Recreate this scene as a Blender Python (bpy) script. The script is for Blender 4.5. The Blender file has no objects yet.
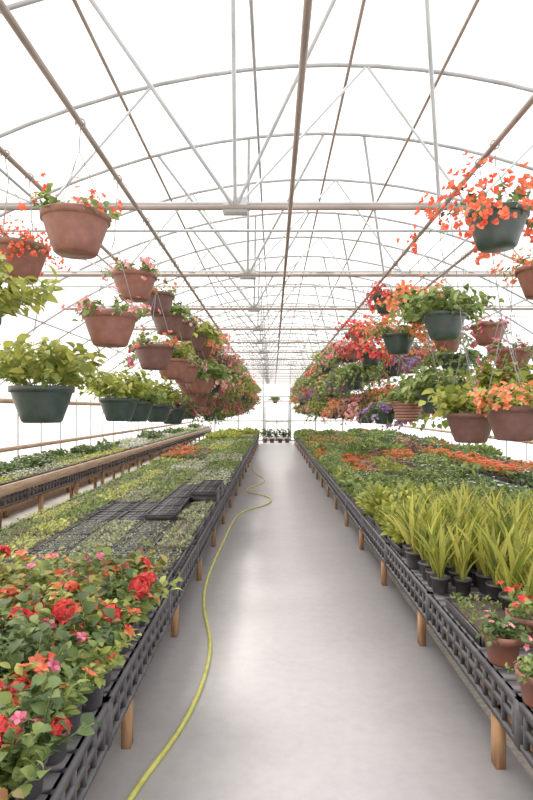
import bpy, math, numpy as np
from mathutils import Vector
rng = np.random.default_rng(7)
scene = bpy.context.scene
COL = scene.collection

# ------------------------------------------------------------------ materials
def lin(h):
    h = h.lstrip('#'); o = []
    for i in (0, 2, 4):
        c = int(h[i:i+2], 16)/255
        o.append(c/12.92 if c <= .04045 else ((c+.055)/1.055)**2.4)
    return (*o, 1)

def nt(name):
    m = bpy.data.materials.new(name); m.use_nodes = True
    t = m.node_tree; t.nodes.clear()
    out = t.nodes.new('ShaderNodeOutputMaterial')
    return m, t, out

def ramp(t, cols, pos=None):
    r = t.nodes.new('ShaderNodeValToRGB'); e = r.color_ramp.elements
    n = len(cols)
    for i, c in enumerate(cols):
        p = pos[i] if pos else i/max(1, n-1)
        if i < 2: el = e[i]; el.position = p
        else: el = e.new(p)
        el.color = lin(c)
    return r

def m_island(name, cols, trans=.35, rough=.55):
    m, t, out = nt(name)
    g = t.nodes.new('ShaderNodeNewGeometry')
    r = ramp(t, cols)
    t.links.new(g.outputs['Random Per Island'], r.inputs[0])
    p = t.nodes.new('ShaderNodeBsdfPrincipled'); p.inputs['Roughness'].default_value = rough
    p.inputs['Specular IOR Level'].default_value = .3
    tr = t.nodes.new('ShaderNodeBsdfTranslucent')
    mx = t.nodes.new('ShaderNodeMixShader'); mx.inputs[0].default_value = trans
    t.links.new(r.outputs[0], p.inputs['Base Color']); t.links.new(r.outputs[0], tr.inputs[0])
    t.links.new(p.outputs[0], mx.inputs[1]); t.links.new(tr.outputs[0], mx.inputs[2])
    t.links.new(mx.outputs[0], out.inputs[0])
    return m

def m_noise(name, cols, scale=8, rough=.6, metal=0, stretch=(1, 1, 1), bump=0, detail=5, pos=None):
    m, t, out = nt(name)
    tc = t.nodes.new('ShaderNodeTexCoord'); mp = t.nodes.new('ShaderNodeMapping')
    mp.inputs['Scale'].default_value = stretch
    n = t.nodes.new('ShaderNodeTexNoise'); n.inputs['Scale'].default_value = scale
    n.inputs['Detail'].default_value = detail
    t.links.new(tc.outputs['Object'], mp.inputs[0]); t.links.new(mp.outputs[0], n.inputs['Vector'])
    r = ramp(t, cols, pos or [.3 + .4*i/max(1, len(cols)-1) for i in range(len(cols))])
    t.links.new(n.outputs[0], r.inputs[0])
    p = t.nodes.new('ShaderNodeBsdfPrincipled'); p.inputs['Roughness'].default_value = rough
    p.inputs['Metallic'].default_value = metal
    t.links.new(r.outputs[0], p.inputs['Base Color'])
    if bump:
        b = t.nodes.new('ShaderNodeBump'); b.inputs['Strength'].default_value = bump
        b.inputs['Distance'].default_value = .01
        t.links.new(n.outputs[0], b.inputs['Height']); t.links.new(b.outputs[0], p.inputs['Normal'])
    t.links.new(p.outputs[0], out.inputs[0])
    return m

M_terra = m_noise('terracotta_plastic', ['#6e4034', '#804f40'], 4, .55, detail=2)
M_brown = m_noise('brown_plastic', ['#53352e', '#624038'], 4, .5, detail=2)
M_green = m_noise('dark_green_plastic', ['#1f2e28', '#283a35'], 4, .4, detail=2)
M_soil = m_noise('potting_soil', ['#332823', '#524339'], 60, .95)
M_black = m_noise('black_plastic', ['#29282b', '#39383c'], 12, .5)
M_black2 = m_noise('weathered_black_plastic', ['#2d2b30', '#48464b'], 9, .55)
M_wire = m_noise('hanger_wire', ['#6c6a6a', '#8a8888'], 10, .5, .3)
M_galv = m_noise('galvanized_steel', ['#84868a', '#a4a6a9'], 5, .5, .1)
M_brace = m_noise('light_galvanized', ['#9ba0a5', '#b8bdc0'], 5, .5, .1)
M_pipe = m_noise('brownish_pipe', ['#786960', '#978880'], 3, .55, .1)
M_wood = m_noise('bench_wood', ['#7d5638', '#ab825c'], 6, .8, 0, (8, 8, 1.0), .2)
M_plank = m_noise('plank_wood', ['#866a54', '#b0947a'], 6, .8, 0, (8, .6, 8), .2)
M_gravel = m_noise('gravel_ground', ['#a39c95', '#c8c2ba'], 40, .95, bump=.3)
M_hose = m_noise('hose_rubber', ['#98993a', '#b8b754'], 20, .45)
M_stem = m_noise('stem_green', ['#5e7a35', '#84964a'], 20, .7)

def m_concrete():
    m, t, out = nt('concrete')
    tc = t.nodes.new('ShaderNodeTexCoord')
    n1 = t.nodes.new('ShaderNodeTexNoise'); n1.inputs['Scale'].default_value = 1.6; n1.inputs['Detail'].default_value = 8; n1.inputs['Roughness'].default_value = .6
    n2 = t.nodes.new('ShaderNodeTexNoise'); n2.inputs['Scale'].default_value = 14; n2.inputs['Detail'].default_value = 6; n2.inputs['Roughness'].default_value = .7
    t.links.new(tc.outputs['Object'], n1.inputs['Vector']); t.links.new(tc.outputs['Object'], n2.inputs['Vector'])
    r1 = ramp(t, ['#aaa8ac', '#b2b0b3'], [.35, .65]); r2 = ramp(t, ['#f4f4f4', '#ffffff'], [.35, .6])
    t.links.new(n1.outputs[0], r1.inputs[0]); t.links.new(n2.outputs[0], r2.inputs[0])
    mx = t.nodes.new('ShaderNodeMix'); mx.data_type = 'RGBA'; mx.blend_type = 'MULTIPLY'; mx.inputs[0].default_value = 1
    t.links.new(r1.outputs[0], mx.inputs[6]); t.links.new(r2.outputs[0], mx.inputs[7])
    p = t.nodes.new('ShaderNodeBsdfPrincipled'); p.inputs['Roughness'].default_value = .4
    t.links.new(mx.outputs[2], p.inputs['Base Color']); t.links.new(p.outputs[0], out.inputs[0])
    return m
M_conc = m_concrete()

def m_film(name, k):
    m, t, out = nt(name)
    tc = t.nodes.new('ShaderNodeTexCoord')
    n = t.nodes.new('ShaderNodeTexNoise'); n.inputs['Scale'].default_value = 1.2
    t.links.new(tc.outputs['Object'], n.inputs['Vector'])
    r = ramp(t, ['#f8f8f8', '#ffffff'], [.3, .7]); t.links.new(n.outputs[0], r.inputs[0])
    a = t.nodes.new('ShaderNodeBsdfTransparent'); b = t.nodes.new('ShaderNodeBsdfTranslucent')
    t.links.new(r.outputs[0], b.inputs[0])
    mx = t.nodes.new('ShaderNodeMixShader'); mx.inputs[0].default_value = k
    t.links.new(a.outputs[0], mx.inputs[1]); t.links.new(b.outputs[0], mx.inputs[2]); t.links.new(mx.outputs[0], out.inputs[0])
    return m
M_film = m_film('greenhouse_poly_film', .22)

L_mid = m_island('leaf_mid_green', ['#3e5226', '#5d7336', '#8b9b52', '#4a5e2e'])
L_dark = m_island('leaf_dark_green', ['#2d3d25', '#445a2e', '#667b46', '#364a29'])
L_lime = m_island('leaf_lime', ['#6e7d34', '#979f48', '#bcbe6a'])
L_yel = m_island('leaf_yellow_green', ['#5e712c', '#8a933a', '#b5b456'])
L_canna = m_island('leaf_blade', ['#566828', '#8c9238', '#bcb856', '#d2c872'], .45)
L_pale = m_island('leaf_pale', ['#606e46', '#858f66', '#adb18a', '#6c7850'])
L_silver = m_island('leaf_silver', ['#8c9484', '#acb0a2', '#cfcfc4'])
L_purp = m_island('leaf_bronze', ['#503c32', '#725244', '#60663c'])
L_mix = m_island('leaf_mixed', ['#435326', '#80883a', '#aa944a', '#52642c', '#905838'])
F_red = m_island('petal_red', ['#ac1a28', '#cc3030', '#de5046'])
F_ored = m_island('petal_orange_red', ['#c43c26', '#da5838', '#e87c58'])
F_orange = m_island('petal_orange', ['#c4562c', '#da7644', '#e89a70'])
F_pink = m_island('petal_pink', ['#c06070', '#d8888c', '#e8b0a8'])
F_mag = m_island('petal_magenta', ['#a0284e', '#bc4068', '#d8788c'])
F_purp = m_island('petal_purple', ['#624684', '#806098', '#a892b6'])
F_yel = m_island('petal_yellow', ['#d8b854', '#e2cc74', '#ecdfa0'])
F_white = m_island('petal_white', ['#d8d4d0', '#e4e2e0', '#f0f0f0'])

# ------------------------------------------------------------------ geometry kit: T=(V,loops,sizes,mats)
def mk(V, faces, mat):
    return (np.array(V, float), np.array([i for f in faces for i in f], np.int64),
            np.array([len(f) for f in faces], np.int64), np.full(len(faces), mat, np.int64))
def merge(ts):
    ts = [t for t in ts if t is not None and len(t[0])]
    if not ts: return (np.zeros((0, 3)), np.zeros(0, int), np.zeros(0, int), np.zeros(0, int))
    off = np.cumsum([0]+[len(t[0]) for t in ts[:-1]])
    return (np.concatenate([t[0] for t in ts]), np.concatenate([t[1]+o for t, o in zip(ts, off)]),
            np.concatenate([t[2] for t in ts]), np.concatenate([t[3] for t in ts]))
def scat(t, pos, R=None, s=None):
    pos = np.asarray(pos, float); n = len(pos)
    if n == 0: return None
    if R is None: R = np.repeat(np.eye(3)[None], n, 0)
    s = np.ones(n) if s is None else np.broadcast_to(np.asarray(s, float), (n,))
    V = np.einsum('nij,vj->nvi', R, t[0])*s[:, None, None] + pos[:, None, :]
    nv = len(t[0])
    L = (t[1][None] + (np.arange(n)*nv)[:, None]).ravel()
    return (V.reshape(-1, 3), L, np.tile(t[2], n), np.tile(t[3], n))
def xf(t, pos=(0, 0, 0), s=1):
    return (t[0]*s+np.array(pos), t[1], t[2], t[3])
def mesh(name, t, mats):
    me = bpy.data.meshes.new(name)
    V, L, S, M = t
    me.vertices.add(len(V)); me.vertices.foreach_set('co', V.astype(np.float32).ravel())
    me.loops.add(len(L)); me.loops.foreach_set('vertex_index', L.astype(np.int32))
    me.polygons.add(len(S))
    st = np.concatenate([[0], np.cumsum(S)[:-1]])
    me.polygons.foreach_set('loop_start', st.astype(np.int32))
    for m in mats: me.materials.append(m)
    me.polygons.foreach_set('material_index', M.astype(np.int32))
    me.update(calc_edges=True); me.validate()
    return me
def obj(name, data, loc=(0, 0, 0), parent=None, s=1, rz=0):
    o = bpy.data.objects.new(name, data); COL.objects.link(o)
    o.location = loc; o.scale = (s, s, s); o.rotation_euler = (0, 0, rz)
    if parent: o.parent = parent
    return o
def Rz(a):
    a = np.asarray(a); c, s = np.cos(a), np.sin(a); z = np.zeros_like(a); o = np.ones_like(a)
    return np.stack([np.stack([c, -s, z], -1), np.stack([s, c, z], -1), np.stack([z, z, o], -1)], -2)
def frames(d, roll=0.5, r=rng):
    d = d/np.linalg.norm(d, axis=1, keepdims=True)
    up = np.array([0, 0, 1.]) + r.normal(0, .05, d.shape)
    x = np.cross(d, up); x /= np.linalg.norm(x, axis=1, keepdims=True)+1e-9
    z = np.cross(x, d)
    a = r.normal(0, roll, len(d))[:, None]
    x2 = x*np.cos(a)+z*np.sin(a); z2 = -x*np.sin(a)+z*np.cos(a)
    return np.stack([x2, d, z2], -1)
def leaf(n, W, fold=.15, droop=.25, mat=2, peak=.45):
    V = []; F = []
    for i in range(n+1):
        t = i/n
        w = W*.5*(math.sin(math.pi*t**(math.log(.5)/math.log(peak)))*.97+.03)
        y = t*(1-.25*droop*t); z = droop*t*(1-1.6*t)
        V += [(-w, y, z+fold*w*2), (0, y, z), (w, y, z+fold*w*2)]
        if i:
            a = 3*(i-1); b = 3*i
            F += [(a, a+1, b+1, b), (a+1, a+2, b+2, b+1)]
    return mk(V, F, mat)
def diamond(W, mat=2, fold=.1):
    return mk([(0, 0, 0), (W/2, .5, fold), (0, 1, -.05), (-W/2, .5, fold)], [(0, 1, 2), (0, 2, 3)], mat)
def tube(p, q, r, n=8, mat=0, cap=False):
    p = np.array(p, float); q = np.array(q, float); d = q-p; d /= np.linalg.norm(d)+1e-12
    u = np.cross(d, [0, 0, 1.] if abs(d[2]) < .9 else [1., 0, 0]); u /= np.linalg.norm(u); v = np.cross(d, u)
    a = np.arange(n)*2*math.pi/n
    c = np.cos(a)[:, None]*u+np.sin(a)[:, None]*v
    V = np.concatenate([p+c*r, q+c*r])
    F = [(i, (i+1) % n, n+(i+1) % n, n+i) for i in range(n)]
    if cap: F += [tuple(range(n-1, -1, -1)), tuple(range(n, 2*n))]
    return mk(V, F, mat)
def pathtube(P, r, n=8, mat=0, taper=0):
    P = np.array(P, float); m = len(P); V = []
    for i in range(m):
        d = P[min(i+1, m-1)]-P[max(i-1, 0)]; d /= np.linalg.norm(d)+1e-12
        ref = np.array([0, 0, 1.]) if abs(d[2]) < .95 else np.array([1., 0, 0])
        if m > 6: ref = np.array([0, 1., 0])if abs(d[1]) < .9 else np.array([0, 0, 1.])
        u = np.cross(d, ref); u /= np.linalg.norm(u); v = np.cross(d, u)
        a = np.arange(n)*2*math.pi/n
        V.append(P[i]+(np.cos(a)[:, None]*u+np.sin(a)[:, None]*v)*r*(1-taper*i/(m-1)))
    F = [(k*n+i, k*n+(i+1) % n, (k+1)*n+(i+1) % n, (k+1)*n+i) for k in range(m-1) for i in range(n)]
    return mk(np.concatenate(V), F, mat)
def box(a, b, mat=0):
    x0, y0, z0 = a; x1, y1, z1 = b
    V = [(x0, y0, z0), (x1, y0, z0), (x1, y1, z0), (x0, y1, z0), (x0, y0, z1), (x1, y0, z1), (x1, y1, z1), (x0, y1, z1)]
    return mk(V, [(3, 2, 1, 0), (4, 5, 6, 7), (0, 1, 5, 4), (1, 2, 6, 5), (2, 3, 7, 6), (3, 0, 4, 7)], mat)
def lathe(prof, n=36, mats=None):
    V = []; F = []; M = []
    a = np.arange(n)*2*math.pi/n
    for r, z in prof: V += [(r*math.cos(t), r*math.sin(t), z) for t in a]
    for k in range(len(prof)-1):
        for i in range(n):
            F.append((k*n+i, k*n+(i+1) % n, (k+1)*n+(i+1) % n, (k+1)*n+i)); M.append(mats[k] if mats else 0)
    t = mk(V, F, 0); return (t[0], t[1], t[2], np.array(M))

# ------------------------------------------------------------------ plant parts
LEAF_HI = leaf(4, .5); LEAF_BROAD = leaf(4, .75, .12, .3); LEAF_NARROW = leaf(4, .28)
LEAF_LO = leaf(2, .6); LEAF_X = diamond(.6)
def flower(W=.7, k=5, elev=.35, mat=3, hi=True):
    p = leaf(3, W, .1, .25, mat, .62) if hi else diamond(W, mat)
    a = np.arange(k)*2*math.pi/k
    d = np.stack([np.cos(a)*math.cos(elev), np.sin(a)*math.cos(elev), np.full(k, math.sin(elev))], 1)
    return scat(p, np.zeros((k, 3)), frames(d, 0.05), 1)
FL5 = flower(); FL3 = flower(.9, 3, .8); FL5X = flower(.75, 5, .3, 3, False)
def ball(nf, ft, R=1., s=.5):
    v = rng.normal(0, 1, (nf, 3)); v[:, 2] = abs(v[:, 2])-.15; v /= np.linalg.norm(v, axis=1, keepdims=True)
    z = v; x = np.cross(np.array([0.3, .8, .1]), z); x /= np.linalg.norm(x, axis=1, keepdims=True); y = np.cross(z, x)
    return scat(ft, v*R*[1, 1, .7], np.stack([x, y, z], -1), s)
BALL = ball(16, FL5, .6, .5)

def stems(n, r0, L, el, droop, leafT, leafL, nl, fT=None, fS=.03, fp=0, nf=1, stemr=.0022, fj=.03, r=rng):
    out = []; lp = []; ld = []; ls = []; fpz = []; fs = []
    for i in range(n):
        az = r.uniform(0, 2*math.pi); e = r.uniform(*el); l = L*r.uniform(.6, 1.1)
        rr = r0*math.sqrt(r.uniform(0, 1)); p0 = np.array([rr*math.cos(az), rr*math.sin(az), 0])
        d = np.array([math.cos(e)*math.cos(az), math.cos(e)*math.sin(az), math.sin(e)])
        ts = np.linspace(0, 1, 5)
        P = p0+d*l*ts[:, None]; P[:, 2] -= droop*l*ts**2
        out.append(pathtube(P, stemr, 3, 5, .5))
        for t in np.linspace(.2, 1, nl):
            p = p0+d*l*t; p[2] -= droop*l*t*t
            tg = d-np.array([0, 0, 2*droop*t])
            q = r.normal(0, 1, 3); q -= q.dot(d)*d; q /= np.linalg.norm(q)+1e-9
            lp.append(p); ld.append(tg*.35+q*.9+np.array([0, 0, .25])); ls.append(leafL*r.uniform(.6, 1.15))
        if fT is not None and r.uniform() < fp:
            tip = p0+d*l; tip[2] -= droop*l
            for k in range(nf):
                fpz.append(tip+r.normal(0, fj, 3)*(k > 0)+np.array([0, 0, .012])); fs.append(fS*r.uniform(.75, 1.2))
    lp = np.array(lp)
    out.append(scat(leafT, lp, frames(np.array(ld), .5), ls))
    if fpz:
        dd = np.array(fpz)-[0, 0, -.1]; dd = dd/np.linalg.norm(dd, axis=1, keepdims=True)+r.normal(0, .35, dd.shape)
        z = dd/np.linalg.norm(dd, axis=1, keepdims=True); x = np.cross(np.array([.2, .7, .3]), z); x /= np.linalg.norm(x, axis=1, keepdims=True)
        out.append(scat(fT, fpz, np.stack([x, np.cross(z, x), z], -1), fs))
    return merge(out)

def dome(n, R, H, leafT, leafL, nf=0, fT=None, fS=.02, upk=.5, r=rng):
    a = r.uniform(0, 2*math.pi, n); u = np.sqrt(r.uniform(0, 1, n)); hh = r.uniform(.25, 1, n)
    k = np.sqrt(np.clip(1-u**2*.8, 0, 1))
    pos = np.stack([R*u*np.cos(a)*.75, R*u*np.sin(a)*.75, H*hh*k*.8], 1)
    d = np.stack([np.cos(a)*u, np.sin(a)*u, np.full(n, upk)], 1)+r.normal(0, .35, (n, 3))
    ts = [scat(leafT, pos, frames(d, .5), leafL*r.uniform(.6, 1.2, n))]
    if nf:
        a = r.uniform(0, 2*math.pi, nf); u = np.sqrt(r.uniform(0, 1, nf))
        pos = np.stack([R*u*np.cos(a), R*u*np.sin(a), H*(np.sqrt(1-u**2*.7))+r.uniform(0, .01, nf)], 1)
        ts.append(scat(fT, pos, Rz(r.uniform(0, 6, nf)), fS*r.uniform(.7, 1.2, nf)))
    return merge(ts)

# ------------------------------------------------------------------ camera / light / world
cam = bpy.data.cameras.new('camera'); co = bpy.data.objects.new('camera', cam); COL.objects.link(co)
co.location = (0, 0, 1.6); co.rotation_euler = (math.pi/2, 0, 0)
cam.sensor_fit = 'HORIZONTAL'; cam.sensor_width = 36; cam.lens = 560/533*36
cam.shift_x = -6.5/533; cam.shift_y = 10/533; cam.clip_end = 200
scene.camera = co
w = bpy.data.worlds.new('World'); scene.world = w; w.use_nodes = True
wt = w.node_tree; bg = wt.nodes['Background']
tc = wt.nodes.new('ShaderNodeTexCoord'); sx = wt.nodes.new('ShaderNodeSeparateXYZ')
wr = ramp(wt, ['#fff1e4', '#fffdfa'], [.2, .7])
mr = wt.nodes.new('ShaderNodeMapRange'); mr.inputs[1].default_value = -1; mr.inputs[2].default_value = 1
wt.links.new(tc.outputs['Generated'], sx.inputs[0]); wt.links.new(sx.outputs[0], mr.inputs[0])
wt.links.new(mr.outputs[0], wr.inputs[0]); wt.links.new(wr.outputs[0], bg.inputs[0])
bg.inputs[1].default_value = 1.6
sun = bpy.data.lights.new('sun', 'SUN'); sun.energy = 4.2; sun.angle = math.radians(30); sun.color = (1, .94, .86)
so = bpy.data.objects.new('sun', sun); COL.objects.link(so)
so.rotation_euler = Vector((-.5, .3, .9)).to_track_quat('Z', 'Y').to_euler()
scene.view_settings.view_transform = 'Standard'
scene.view_settings.exposure = .32
scene.view_settings.gamma = 1.2

# ------------------------------------------------------------------ greenhouse shell
CX, HW, RZ_ = .4, 4.6, 3.88
def arch_z(x): return RZ_-((x-CX)**2)/10.4
Y0, Y1 = -1.7, 29.0
XL, XR = CX-HW, CX+HW
obj('floor', mesh('floor', box((XL-.3, Y0, -.2), (XR+.3, Y1+.3, -.03)), [M_gravel]))
slabs = [box((-.78, Y0, -.03), (1.12, Y1-.1, 0.0))]
obj('concrete_path', mesh('concrete_path', merge(slabs), [M_conc]))
xs = np.linspace(XL, XR, 33)
V = []; F = []
for i, x in enumerate(xs):
    V += [(x, Y0, arch_z(x)+.03), (x, Y1, arch_z(x)+.03)]
    if i: F.append((2*i-2, 2*i, 2*i+1, 2*i-1))
obj('ceiling', mesh('ceiling', mk(V, F, 0), [M_film]))
ez = arch_z(XL)
obj('wall_left', mesh('wall_left', mk([(XL-.03, Y0, -.03), (XL-.03, Y1, -.03), (XL-.03, Y1, ez+.03), (XL-.03, Y0, ez+.03)], [(0, 1, 2, 3)], 0), [M_film]))
obj('wall_right', mesh('wall_right', mk([(XR+.03, Y0, -.03), (XR+.03, Y1, -.03), (XR+.03, Y1, ez+.03), (XR+.03, Y0, ez+.03)], [(0, 1, 2, 3)], 0), [M_film]))
Vb = [(XL, Y1, -.03)]+[(x, Y1, arch_z(x)+.03) for x in xs]+[(XR, Y1, -.03)]
obj('wall_back', mesh('wall_back', mk(Vb, [tuple(range(len(Vb)))], 0), [M_film]))
fr = [box((x-.04, Y1-.1, -.03), (x+.04, Y1-.02, min(arch_z(x), 3.8))) for x in (-3, -1.8, -.5, .9, 2.2, 3.6)]
fr += [box((XL, Y1-.09, z), (XR, Y1-.03, z+.08)) for z in (.0, 1.0)] + [box((XL+.9, Y1-.09, 2.25), (XR-.9, Y1-.03, 2.33))]
obj('trim_1', mesh('trim_1', merge(fr), [M_brace]))
dr = [box((-.45, Y1-.16, 0), (-.37, Y1-.11, 2.1)), box((.77, Y1-.16, 0), (.85, Y1-.11, 2.1)), box((-.37, Y1-.16, 2.02), (.77, Y1-.11, 2.1)),
      box((-.37, Y1-.16, .95), (.77, Y1-.11, 1.02)), box((.17, Y1-.16, 0.0), (.23, Y1-.11, 2.02)), box((-.37, Y1-.16, 0.0), (.77, Y1-.11, .25))]
obj('door_1', mesh('door_1', merge(dr), [M_brace]))
for nm, x, s in (('baseboard_left', XL+.0, 1), ('baseboard_right', XR, -1)):
    a, b = sorted((x+s*.03, x+s*.07))
    obj(nm, mesh(nm, merge([box((a, Y0, -.03), (b, Y1-.1, .3)), box((a, Y0, .95), (b, Y1-.1, 1.02)), box((a, Y0, 1.7), (b, Y1-.1, 1.78))]), [M_plank]))

P = [(XL, 0, -.03)]+[(x, 0, arch_z(x)) for x in xs]+[(XR, 0, -.03)]
am = mesh('greenhouse_arch', pathtube(P, .014, 8), [M_galv])
for k in range(-5, 28): obj('greenhouse_arch', am, (0, 3.7+.92*k, 0))
CH = 2.93
def on(x, dy=0, dz=0): return (x, dy, arch_z(x)+dz)
hx = math.sqrt((RZ_-CH)*10.4)
tr = [tube((CX-hx, -.02, CH), (CX+hx, -.02, CH), .019, 8, 0),
      tube((CX-hx+.1, .03, CH+.046), (CX+hx-.1, .03, CH+.046), .011, 8, 1),
      tube((CX-hx, .36, CH-.03), (CX+hx, .36, CH-.03), .011, 6, 1)]
for a, b in ((-2.2, -1.5), (-.8, -1.5), (-.8, -.25), (.62, -.25), (.62, 1.3), (2.0, 1.3), (2.0, 2.6)):
    tr.append(tube(on(a), (b, 0, CH), .009, 6, 1))
for a, b in ((-.95, -.25), (-.2, -.25), (.42, -.25), (.75, 1.1)):
    tr.append(tube(on(a, -.92), (b, 0, CH), .013, 6, 1))
tr.append(box((-.33, -.03, CH-.03), (-.17, .05, CH+.07), 1))
tm = mesh('roof_truss', merge(tr), [M_pipe, M_brace])
for k in range(1, 28, 2): obj('roof_truss', tm, (0, 3.7+.92*(k-1), 0))
for x in (-3.0, -1.95, -1.0, -.12, .5, 1.1, 2.2, 3.3):
    obj('roof_purlin', mesh('roof_purlin', tube((0, Y0, 0), (0, Y1-.1, 0), .012, 8), [M_pipe if x in (-1.0, .5, 1.1) else M_galv]), (x, 0, arch_z(x)-.03))
PIPES = [-1.34, -.86, .11, 1.07, 1.6]
PZ = CH-.05
for x in PIPES:
    obj('basket_hanging_pipe', mesh('basket_hanging_pipe', tube((0, Y0, 0), (0, Y1-.1, 0), .0145, 10), [M_pipe]), (x, 0, PZ))

# ------------------------------------------------------------------ hanging baskets
prof = [(0.001, -1.18), (.56, -1.18), (.63, -1.12), (.71, -.88), (.85, -.5), (.93, -.22), (.94, -.2), (1.0, -.2), (1.01, -.02), (1.0, 0), (.94, 0), (.92, -.1), (.001, -.1)]
pT = lathe(prof, 48, [0]*11+[1])
pots = {'t': mesh('pot_terracotta', pT, [M_terra, M_soil]), 'b': mesh('pot_brown', pT, [M_brown, M_soil]), 'g': mesh('pot_green', pT, [M_green, M_soil])}
prof2 = [(0.001, -1.25), (.6, -1.25)]
for i in range(6):
    z = -1.2+i*.18; rr = .64+i*.05
    prof2 += [(rr, z), (rr+.06, z+.05), (rr+.06, z+.12), (rr, z+.16)]
prof2 += [(1.0, -.1), (1.0, 0), (.93, 0), (.92, -.1), (.001, -.1)]
M_stripe = m_noise('pale_clay', ['#a87a68', '#b88c7a'], 6, .6)
pots['s'] = mesh('pot_ribbed', lathe(prof2, 40, [0, 0]+[0, 0, 2, 0]*6+[0]*(len(prof2)-28)+[1]), [M_terra, M_soil, M_stripe])

def fmats(l, f): return [M_terra, M_soil, l, f, M_wire, M_stem]
FOL = {}
def addfol(key, t, l, f): FOL.setdefault(key, []).append(mesh('foliage_'+key, t, fmats(l, f)))
for v in range(2):
    addfol('sparse', stems(20, .1, .15, (.2, 1.4), .25, LEAF_HI, .05, 6, FL5, .022, .6, 3), L_mid, F_ored)
    addfol('sparsepink', stems(28, .12, .15, (.2, 1.3), .35, LEAF_HI, .05, 7, FL5, .023, .6, 3), L_mid, F_pink)
    addfol('leafy', stems(64, .12, .37, (.5, 1.45), .25, LEAF_HI, .085, 11), L_yel, F_yel)
    addfol('leafygreen', stems(60, .12, .30, (.25, 1.4), .35, LEAF_HI, .08, 10), L_mid, F_yel)
    addfol('boug', merge([stems(40, .1, .28, (-.1, 1.3), .45, LEAF_HI, .055, 9, FL3, .033, .85, 7, fj=.04)]), L_mid, F_orange)
    addfol('bougred', stems(34, .1, .36, (-.1, 1.3), .4, LEAF_HI, .05, 7, FL3, .034, .9, 8, fj=.045), L_dark, F_ored)
    addfol('red', stems(40, .1, .27, (-.1, 1.3), .5, LEAF_HI, .055, 8, FL5, .032, .8, 6, fj=.04), L_dark, F_red)
    addfol('pink', stems(46, .12, .25, (-.2, 1.3), .55, LEAF_BROAD, .05, 9, FL5, .034, .8, 4, fj=.035), L_mid, F_pink)
    addfol('salmon', stems(46, .12, .20, (.2, 1.3), .3, LEAF_HI, .06, 9, FL5, .032, .7, 3, fj=.03), L_yel, F_orange)
    addfol('magenta', stems(46, .12, .25, (-.2, 1.3), .55, LEAF_HI, .055, 9, FL5, .034, .65, 3, fj=.035), L_mid, F_mag)
    addfol('purple', stems(46, .12, .25, (-.2, 1.2), .65, LEAF_HI, .05, 9, FL5, .03, .75, 4, fj=.035), L_dark, F_purp)
    addfol('white', stems(50, .12, .27, (.2, 1.3), .35, LEAF_BROAD, .075, 9, FL5, .022, .25, 1, fj=.035), L_yel, F_pink)
    addfol('trail', stems(54, .13, .32, (-.3, 1.1), .8, LEAF_BROAD, .06, 10), L_mid, F_white)
    addfol('bronze', stems(40, .12, .24, (0, 1.3), .5, LEAF_HI, .065, 8, FL5, .03, .4, 3), L_purp, F_mag)

def hang(px_, y, z, D, pot, fol, pipe, fs=1., bob=0):
    R = D/2
    e = bpy.data.objects.new('hanging_flower_basket', None); COL.objects.link(e); e.location = (px_, y, z); e.empty_display_size = .1
    obj('pot', pots[pot], parent=e, s=R, rz=rng.uniform(0, 6))
    fm = FOL[fol][int(rng.integers(len(FOL[fol])))]
    obj('foliage', fm, (0, 0, -.02), e, (D/.3)*fs, rng.uniform(0, 6))
    H = PZ-z; hz = min(.42, H*.7); dx = pipe-px_
    top = np.array([dx, 0, H+.02]); hk = np.array([dx*hz/H, 0, hz])
    ts = [tube((R*.97*math.cos(a), R*.97*math.sin(a), -.01), hk, .0022, 4) for a in (.5, 2.6, 4.7)]
    ts.append(tube(hk, top+[0, 0, -.04], .003, 5))
    ts.append(pathtube([top+np.array([.022*math.cos(a), 0, .022*math.sin(a)-.02]) for a in np.linspace(-1.6, 3.6, 9)], .004, 5))
    obj('hanger', mesh('hanger', merge(ts), [M_wire]), parent=e)
A, B, C, Dp = -.86, -1.34, 1.07, 1.6
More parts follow.
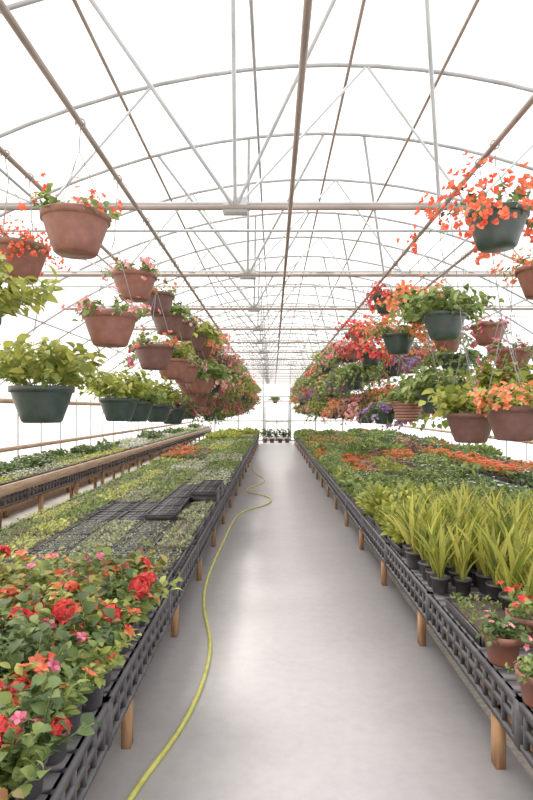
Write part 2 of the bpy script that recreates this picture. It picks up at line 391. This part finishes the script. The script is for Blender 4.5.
hero = [
 (-.88, 2.5, 2.47, .30, 't', 'sparse', A), (-1.28, 2.8, 2.42, .30, 't', 'bougred', B, .5), (-1.27, 2.3, 1.99, .28, 'g', 'leafy', B, 1.0),
 (-.94, 3.8, 2.52, .30, 't', 'sparsepink', A), (-.90, 4.35, 2.50, .27, 'b', 'sparse', A), (-.90, 3.1, 2.13, .30, 't', 'sparsepink', A),
 (-.91, 4.85, 2.42, .28, 'b', 'leafygreen', A, .7), (-.89, 4.2, 2.08, .30, 'b', 'sparse', A), (-1.27, 3.08, 1.73, .34, 'g', 'leafy', B, .9),
 (-1.31, 4.76, 1.70, .33, 'g', 'leafy', B, .85), (-1.34, 5.5, 1.68, .33, 'g', 'leafygreen', B, .9), (-1.3, 6.3, 1.66, .33, 'g', 'leafy', B, .8), (-1.31, 7.3, 1.63, .36, 'g', 'bronze', B),
 (-.88, 5.4, 2.44, .28, 'b', 'sparsepink', A), (-.9, 5.0, 2.05, .30, 't', 'leafy', A, .6),
 (1.08, 2.7, 2.55, .29, 'g', 'bougred', C, .9), (1.61, 3.35, 2.45, .30, 't', 'boug', Dp, .7), (1.1, 3.6, 2.22, .28, 'g', 'leafygreen', C, 1.0),
 (1.16, 4.55, 2.48, .28, 'g', 'boug', C, 1.0), (1.08, 5.3, 2.68, .28, 'g', 'red', C, .8), (1.62, 4.2, 2.24, .26, 't', 'magenta', Dp, .6),
 (1.10, 4.9, 2.26, .29, 'g', 'boug', C, 1.0), (1.1, 6.3, 2.27, .28, 'g', 'red', C, .8), (1.5, 4.6, 2.05, .28, 'g', 'trail', Dp, .9), (1.66, 3.9, 2.02, .28, 't', 'magenta', Dp, .75),
 (1.04, 6.7, 2.56, .28, 't', 'red', C, .95), (1.05, 7.3, 2.42, .28, 't', 'red', C, .8),
 (1.2, 3.4, 1.58, .30, 'b', 'white', C, 1.0), (1.25, 2.9, 1.62, .30, 'b', 'salmon', C, .8), (1.25, 5.2, 1.68, .30, 's', 'leafygreen', C, .8),
 (1.22, 4.2, 1.74, .28, 'g', 'leafygreen', C, 1.0), (1.55, 3.7, 1.74, .30, 'g', 'white', Dp, 1.1), (1.25, 6.3, 1.62, .30, 'g', 'purple', C, .9), (1.22, 7.4, 1.6, .30, 'g', 'pink', C, .9),
 (1.6, 4.7, 1.72, .30, 't', 'trail', Dp, 1.0), (1.6, 5.3, 1.85, .30, 't', 'pink', Dp, 1.0), (1.62, 5.2, 2.3, .28, 't', 'magenta', Dp, .9)]
for h in hero: hang(*h)
kl = ['sparsepink', 'leafygreen', 'sparse', 'bronze', 'boug', 'trail', 'leafygreen', 'pink', 'leafy', 'white', 'trail', 'sparse', 'magenta', 'leafygreen']
kr = ['boug', 'red', 'pink', 'leafygreen', 'purple', 'magenta', 'pink', 'trail', 'white', 'bronze', 'leafygreen', 'pink', 'trail', 'leafy']
rows = [(A, A, 2.42, 6.0, .62, 'b', kl), (A-.03, A, 2.05, 5.7, .6, 't', kl), (B, B, 1.66, 8.0, .62, 'g', kl), (B, B, 2.25, 6.6, .7, 'g', kl), (-1.12, A, 1.82, 7.6, .8, 't', kl),
        (C, C, 2.5, 7.9, .62, 'g', kr), (C+.02, C, 2.1, 7.0, .6, 'g', kr), (1.25, C, 1.66, 8.2, .62, 'g', kr), (Dp, Dp, 2.2, 6.0, .7, 't', kr), (Dp, Dp, 1.75, 6.1, .7, 't', kr)]
for x, pipe, z, ys, sp, pot, ks in rows:
    y = ys
    while y < 26.5:
        p = pot if rng.uniform() < .7 else ('g' if pot != 'g' else 't')
        hang(x+rng.normal(0, .03), y+rng.normal(0, .05), z+rng.normal(0, .05), .3, p, ks[int(rng.integers(len(ks)))], pipe, rng.uniform(.85, 1.1))
        y += sp
hang(.11, 27.6, 2.1, .3, 't', 'leafygreen', .11)

# ------------------------------------------------------------------ benches
def bench(x0, x1, y0, y1, top, side, legy, plank=False):
    e = bpy.data.objects.new('plant_bench', None); COL.objects.link(e); e.empty_display_size = .2
    xf_ = x1 if side > 0 else x0
    s = -side
    bx = []
    yy = y0
    while yy < y1-.01:
        bx.append(box((x0, yy, top-.025), (x1, yy+.075, top))); yy += .1
    def bar(a, b, za, zb, ya, yb):
        u, v = sorted((xf_+s*a, xf_+s*b)); bx.append(box((u, ya, za), (v, yb, zb)))
    bar(-.012, .012, top-.035, top, y0, y1)
    bar(-.006, .014, top-.115, top-.088, y0, y1)
    bar(-.010, .016, top-.19, top-.165, y0, y1)
    bar(.28, .30, top-.115, top-.02, y0, y1); bar(.6, .62, top-.115, top-.02, y0, y1)
    yy = y0
    while yy < y1-.01:
        bar(-.008, .012, top-.18, top-.02, yy, yy+.018)
        yy += .105 if yy < 9 else .21
    k = y0
    while k < y1-.1:
        bar(-.014, .03, top-.19, top, k, k+.05); bx.append(box((x0, k, top-.11), (x1, k+.03, top-.02))); k += 1.3
    obj('bench_top', mesh('bench_top', merge(bx), [M_black2]), parent=e)
    wd = []
    y = legy
    while y < y1-.1:
        for xx in (xf_+s*.035, (x0+x1)/2, (x1 if side < 0 else x0)-s*.035):
            wd.append(box((xx-.022, y-.03, -.03), (xx+.022, y+.03, top-.19)))
        wd.append(box((min(x0, x1)+.03, y-.02, top-.27), (max(x0, x1)-.03, y+.02, top-.19)))
        y += 1.3
    u, v = sorted((xf_+s*.06, xf_+s*.095))
    wd.append(box((u, y0, top-.255), (v, y1, top-.185)))
    obj('legs', mesh('legs', merge(wd), [M_wood]), parent=e)
    if plank:
        u, v = sorted((xf_-s*.016, xf_-s*.045))
        obj('edge_plank', mesh('edge_plank', box((u, y0, top-.05), (v, y1, top+.06)), [M_plank]), parent=e)
bench(-2.5, -.66, .9, 26.9, .45, +1, 1.37)
bench(.98, 3.1, .9, 26.9, .45, -1, 1.22)
bench(-4.1, -2.95, 1.5, 26.9, .72, +1, 2.0, True)
bench(3.5, 4.9, 1.5, 26.9, .5, -1, 2.0, False)

# ------------------------------------------------------------------ trays & crops
def tray(w, l, h, cells=None):
    t = .006; b = []
    b.append(box((-w/2, -l/2, 0), (w/2, -l/2+t, h))); b.append(box((-w/2, l/2-t, 0), (w/2, l/2, h)))
    b.append(box((-w/2, -l/2, 0), (-w/2+t, l/2, h))); b.append(box((w/2-t, -l/2, 0), (w/2, l/2, h)))
    b.append(box((-w/2-.008, -l/2-.008, h-.008), (w/2+.008, -l/2+t, h))); b.append(box((-w/2-.008, l/2-t, h-.008), (w/2+.008, l/2+.008, h)))
    b.append(box((-w/2-.008, -l/2, h-.008), (-w/2+t, l/2, h))); b.append(box((w/2-t, -l/2, h-.008), (w/2+.008, l/2, h)))
    b.append(box((-w/2+t, -l/2+t, .003), (w/2-t, l/2-t, h*.72), 1))
    if cells:
        nx, ny = cells
        for i in range(1, nx): x = -w/2+w*i/nx; b.append(box((x-.004, -l/2, h*.5), (x+.004, l/2, h-.004)))
        for i in range(1, ny): y = -l/2+l*i/ny; b.append(box((-w/2, y-.004, h*.5), (w/2, y+.004, h-.004)))
    return merge(b)
TR = tray(.275, .53, .06); TRC = tray(.275, .53, .06, (4, 8))
TRE = tray(.275, .53, .06, (3, 4)); TRE = (TRE[0], TRE[1], TRE[2], np.zeros_like(TRE[3]))

crops = {}
def crop(name, leafm, flm, near, mid, far, grid=(3, 6), gfar=(2, 4)):
    crops[name] = dict(m=[M_black, M_soil, leafm, flm, M_wire, M_stem], near=near, mid=mid, far=far, grid=grid, gfar=gfar)
def trio(R, H, n, ll, nf=0, fs=.02, lt=LEAF_HI, ftn=FL5, up=.5):
    return ([dome(n, R, H, lt, ll, nf, ftn, fs, up) for _ in range(4)],
            [dome(max(8, n//2), R, H, LEAF_LO, ll*1.25, nf, FL5X, fs*1.1, up) for _ in range(4)],
            [dome(max(8, n//2), R*1.5, H, LEAF_X, ll*1.9, max(0, (nf+1)//2+(nf > 0)), FL5X, fs*1.5, up) for _ in range(4)])
crop('green_seedling_flat', L_mid, F_white, *trio(.045, .08, 20, .036))
crop('lime_seedling_flat', L_lime, F_white, *trio(.045, .07, 20, .034))
crop('pale_sedum_flat', L_pale, F_white, *trio(.042, .05, 24, .028, up=.9))
crop('dusty_miller_flat', L_silver, F_white, *trio(.055, .09, 22, .045))
crop('alyssum_flat', L_pale, F_white, *trio(.055, .07, 20, .032, 2, .012))
crop('sprout_plug_tray', L_pale, F_white, *trio(.020, .035, 8, .021), grid=(4, 8), gfar=(4, 8))
crop('bushy_green_flat', L_mid, F_white, *trio(.09, .22, 52, .075, 1, .012))
crop('yellow_green_flat', L_yel, F_white, *trio(.09, .2, 48, .07))
crop('dark_green_flat', L_dark, F_white, *trio(.09, .17, 44, .07, 1, .02))
crop('yellow_coleus_flat', L_yel, F_yel, *trio(.1, .3, 60, .085, up=.9))
crop('orange_begonia_flat', L_mix, F_ored, *trio(.085, .17, 36, .06, 3, .034))
crop('orange_marigold_flat', L_mid, F_orange, *trio(.08, .15, 36, .05, 2, .03))
crop('red_salvia_flat', L_mid, F_red, *trio(.07, .15, 30, .045, 3, .034))
crop('pink_petunia_flat', L_mid, F_pink, *trio(.07, .14, 30, .045, 2, .028))
crop('magenta_petunia_flat', L_dark, F_mag, *trio(.07, .14, 30, .045, 2, .03))
crop('bronze_leaf_flat', L_purp, F_pink, *trio(.08, .15, 32, .055, 1, .02))
crop('yellow_pansy_flat', L_mid, F_yel, *trio(.06, .1, 24, .04, 1, .022))
out = {}
def fill(cname, x, y, z, bid=0):
    key = (cname or 'empty_nursery_tray', bid, math.floor(y/1.7), math.floor(x/.62))
    o = out.setdefault(key, [])
    o.append(xf(TRC if cname == 'sprout_plug_tray' else (TRE if cname is None else TR), (x+rng.normal(0, .002), y+rng.normal(0, .002), z)))
    if cname is None: return
    c = crops[cname]
    lod = 'near' if y < 6.5 else ('mid' if y < 11 else 'far')
    gx, gy = c['grid'] if y < 11 else c['gfar']
    ix, iy = np.meshgrid((np.arange(gx)+.5)/gx-.5, (np.arange(gy)+.5)/gy-.5)
    p = np.stack([x+ix.ravel()*.27, y+iy.ravel()*.52, np.full(gx*gy, z+.043)], 1)
    p[:, :2] += rng.normal(0, .006, (len(p), 2))
    keep = rng.uniform(0, 1, len(p)) > .05; p = p[keep]
    ch = rng.integers(0, 4, len(p)); sz = rng.uniform(.75, 1.15)
    for k in range(4):
        q = p[ch == k]
        if len(q): o.append(scat(c[lod][k], q, Rz(rng.uniform(0, 6.3, len(q))), sz*rng.uniform(.75, 1.2, len(q))))

def block(y, x, n=5):
    return int(abs(math.sin(math.floor(y/1.7)*12.9898+math.floor(x/.62)*78.233)*43758.5453)) % n
for j in range(46):
    y = 1.3+j*.56
    if y > 26.6: break
    for c in range(6):
        x = -.82-c*.302
        if y < 3.25: continue
        if y < 4.2: k = ['sprout_plug_tray', 'sprout_plug_tray', 'pale_sedum_flat', 'sprout_plug_tray', 'lime_seedling_flat', 'lime_seedling_flat'][c]
        elif y < 5.4: k = ['pale_sedum_flat', 'sprout_plug_tray', 'pale_sedum_flat', 'sprout_plug_tray', 'lime_seedling_flat', 'green_seedling_flat'][c]
        elif y < 6.6: k = ['pale_sedum_flat', None, None, None, 'green_seedling_flat', 'lime_seedling_flat'][c]
        elif y < 7.6: k = [None, None, 'green_seedling_flat', 'pale_sedum_flat', 'lime_seedling_flat', 'green_seedling_flat'][c]
        elif y < 10: k = ['alyssum_flat', 'pale_sedum_flat', 'green_seedling_flat', 'green_seedling_flat', 'lime_seedling_flat', 'green_seedling_flat'][c]
        elif 12 < y < 15 and c > 2: k = 'red_salvia_flat' if c > 3 else 'magenta_petunia_flat'
        else: k = ['lime_seedling_flat', 'alyssum_flat', 'green_seedling_flat', 'pale_sedum_flat', 'yellow_green_flat'][block(y, x)]
        if k is None:
            for q in range(3 if (y > 6.6 and c == 0) else (2 if c < 2 else 1)): fill(None, x, y, .452+q*.0605)
        else: fill(k, x, y, .452)
for j in range(47):
    y = 1.3+j*.56
    if y > 26.6: break
    for c in range(7):
        x = 1.14+c*.302
        if y < 2.75: continue
        if y < 4.6:
            if c == 0 and y < 3.4: fill('green_seedling_flat', x, y, .452, 1)
            continue
        if y < 5.9: k = 'yellow_coleus_flat' if c < 3 else 'bushy_green_flat'
        elif y < 9: k = ['bushy_green_flat', 'yellow_green_flat', 'bushy_green_flat', 'dark_green_flat'][block(y, x, 4)]
        elif y < 11: k = ['bushy_green_flat', 'orange_begonia_flat', 'pink_petunia_flat', 'yellow_green_flat', 'bronze_leaf_flat', 'dark_green_flat', 'bushy_green_flat'][c]
        elif y < 16: k = ['orange_begonia_flat', 'bushy_green_flat', 'orange_begonia_flat', 'magenta_petunia_flat', 'bronze_leaf_flat'][block(y, x)]
        else: k = ['orange_marigold_flat', 'pink_petunia_flat', 'green_seedling_flat', 'yellow_pansy_flat', 'bushy_green_flat'][block(y, x)]
        fill(k, x, y, .452, 1)
for j in range(45):
    y = 1.9+j*.56
    if y > 26.6: break
    for c in range(3):
        fill(['dusty_miller_flat', 'dark_green_flat', 'green_seedling_flat', 'alyssum_flat', 'lime_seedling_flat'][block(y, c*.7+9)], -3.15-c*.32, y, .722, 2)
    for c in range(4):
        fill(['bushy_green_flat', 'bronze_leaf_flat', 'orange_begonia_flat', 'dark_green_flat', 'pink_petunia_flat'][block(y, c*.7+20)], 3.68+c*.32, y, .502, 3)
for (k, _, _, _), o in out.items():
    obj(k, mesh(k, merge(o), crops[k]['m'] if k in crops else [M_black]))

# ---- left foreground: flowering plants in black pots
potp = [(0.001, 0), (.045, 0), (.05, .01), (.06, .10), (.066, .10), (.067, .115), (.061, .115), (.059, .1), (.001, .1)]
smallpot = lathe(potp, 20, [0]*7+[1])
fls = [('red_geranium', L_dark, F_red, BALL, .048, LEAF_BROAD, .06), ('orange_red_geranium', L_mix, F_ored, BALL, .045, LEAF_HI, .07),
       ('salmon_impatiens', L_lime, F_ored, FL5, .035, LEAF_HI, .065), ('pink_geranium', L_mid, F_mag, FL5, .032, LEAF_BROAD, .055), ('orange_impatiens', L_mid, F_ored, FL5, .038, LEAF_HI, .065)]
var = {}
for nm, lm, fm, ft, fs, lt, ll in fls:
    var[nm] = [mesh(nm, merge([smallpot, xf(stems(17, .03, .26, (.65, 1.5), .15, lt, ll, 9, ft, fs, .13 if ft is BALL else .3, 1), (0, 0, .1))]), [M_black, M_soil, lm, fm, M_wire, M_stem]) for _ in range(5)]
for j in range(13):
    for c in range(11):
        y = 1.18+j*.165; x = -.735-c*.165
        if y > 3.22: continue
        nm = fls[int(rng.choice(5, p=[.26, .26, .16, .12, .2]))][0]
        obj(nm, var[nm][int(rng.integers(5))], (x+rng.normal(0, .008), y+rng.normal(0, .008), .452), s=rng.uniform(.85, 1.12), rz=rng.uniform(0, 6))

# ---- right: tall blade plants
BL = leaf(8, .065, .25, .26, 2, .4)
def blades(n, H):
    a = rng.uniform(0, 6.3, n); e = rng.uniform(1.05, 1.54, n)
    d = np.stack([np.cos(a)*np.cos(e), np.sin(a)*np.cos(e), np.sin(e)], 1)
    return scat(BL, np.stack([np.cos(a)*.012, np.sin(a)*.012, np.full(n, 0.)], 1), frames(d, .4), H*rng.uniform(.35, 1.1, n))
canna = [mesh('canna_lily', merge([smallpot, xf(blades(24, .47), (0, 0, .09))]), [M_black, M_soil, L_canna, F_yel, M_wire, M_stem]) for _ in range(6)]
for j in range(12):
    for c in range(14):
        y = 2.95+j*.14; x = 1.06+c*.14
        if c < 2 and y < 3.4: continue
        obj('canna_lily', canna[int(rng.integers(6))], (x+rng.normal(0, .012), y+rng.normal(0, .012), .452), s=rng.uniform(.65, 1.15), rz=rng.uniform(0, 6))
tp = [(0.001, 0), (.062, 0), (.066, .01), (.083, .11), (.094, .11), (.098, .145), (.088, .145), (.086, .12), (.001, .12)]
tpt = lathe(tp, 36, [0]*7+[1])
def potted(name, x, y, t, lm, fm, s=1):
    obj(name, mesh(name, merge([tpt, xf(t, (0, 0, .12))]), [M_terra, M_soil, lm, fm, M_wire, M_stem]), (x, y, .452), s=s)
potted('potted_succulent', 1.045, 2.55, stems(26, .05, .11, (.3, 1.4), .2, LEAF_BROAD, .045, 7, FL5, .02, .1, 2), L_dark, F_pink, .95)
potted('potted_herb', 1.04, 2.19, stems(36, .05, .09, (.3, 1.4), .2, LEAF_HI, .035, 8), L_mid, F_pink, .9)
potted('potted_red_flower', 1.25, 2.76, stems(16, .05, .15, (.6, 1.4), .1, LEAF_HI, .05, 7, FL5, .028, .4, 2), L_mid, F_red)
potted('potted_herb', 1.35, 2.38, stems(30, .06, .13, (.3, 1.4), .2, LEAF_HI, .04, 8), L_yel, F_pink)
potted('potted_herb', 1.1, 1.8, stems(30, .06, .13, (.3, 1.4), .2, LEAF_HI, .04, 8), L_mid, F_pink)
for x in (-.4, -.05, .35, .7):
    t = merge([tpt, xf(dome(160, .2, .45, LEAF_LO, .1, 4, FL5X, .05), (0, 0, .12))])
    obj('potted_shrub', mesh('potted_shrub', t, [M_terra, M_soil, L_dark, F_red, M_wire, M_stem]), (x, 27.4, 0), s=1.4)

# ------------------------------------------------------------------ garden hose
hp = [(-.60, 1.4), (-.62, 2.0), (-.59, 2.31), (-.50, 2.6), (-.435, 2.9), (-.40, 3.32), (-.415, 3.85), (-.53, 4.3), (-.60, 4.8), (-.63, 5.5), (-.60, 6.6), (-.585, 8.0),
      (-.50, 8.8), (-.25, 9.1), (-.05, 9.5), (-.0, 10.0), (-.2, 10.5), (-.5, 10.7), (-.56, 11.3), (-.30, 11.8), (-.15, 12.5), (-.25, 13.3), (-.5, 14.0), (-.55, 15.5)]
cu = bpy.data.curves.new('garden_hose', 'CURVE'); cu.dimensions = '3D'; cu.bevel_depth = .0125; cu.bevel_resolution = 4; cu.resolution_u = 12
sp = cu.splines.new('NURBS'); sp.points.add(len(hp)-1); sp.order_u = 4; sp.use_endpoint_u = True
for i, (x, y) in enumerate(hp): sp.points[i].co = (x, y, .0135, 1)
cu.materials.append(M_hose)
obj('garden_hose', cu)
print('verts', sum(len(m.vertices) for m in bpy.data.meshes))
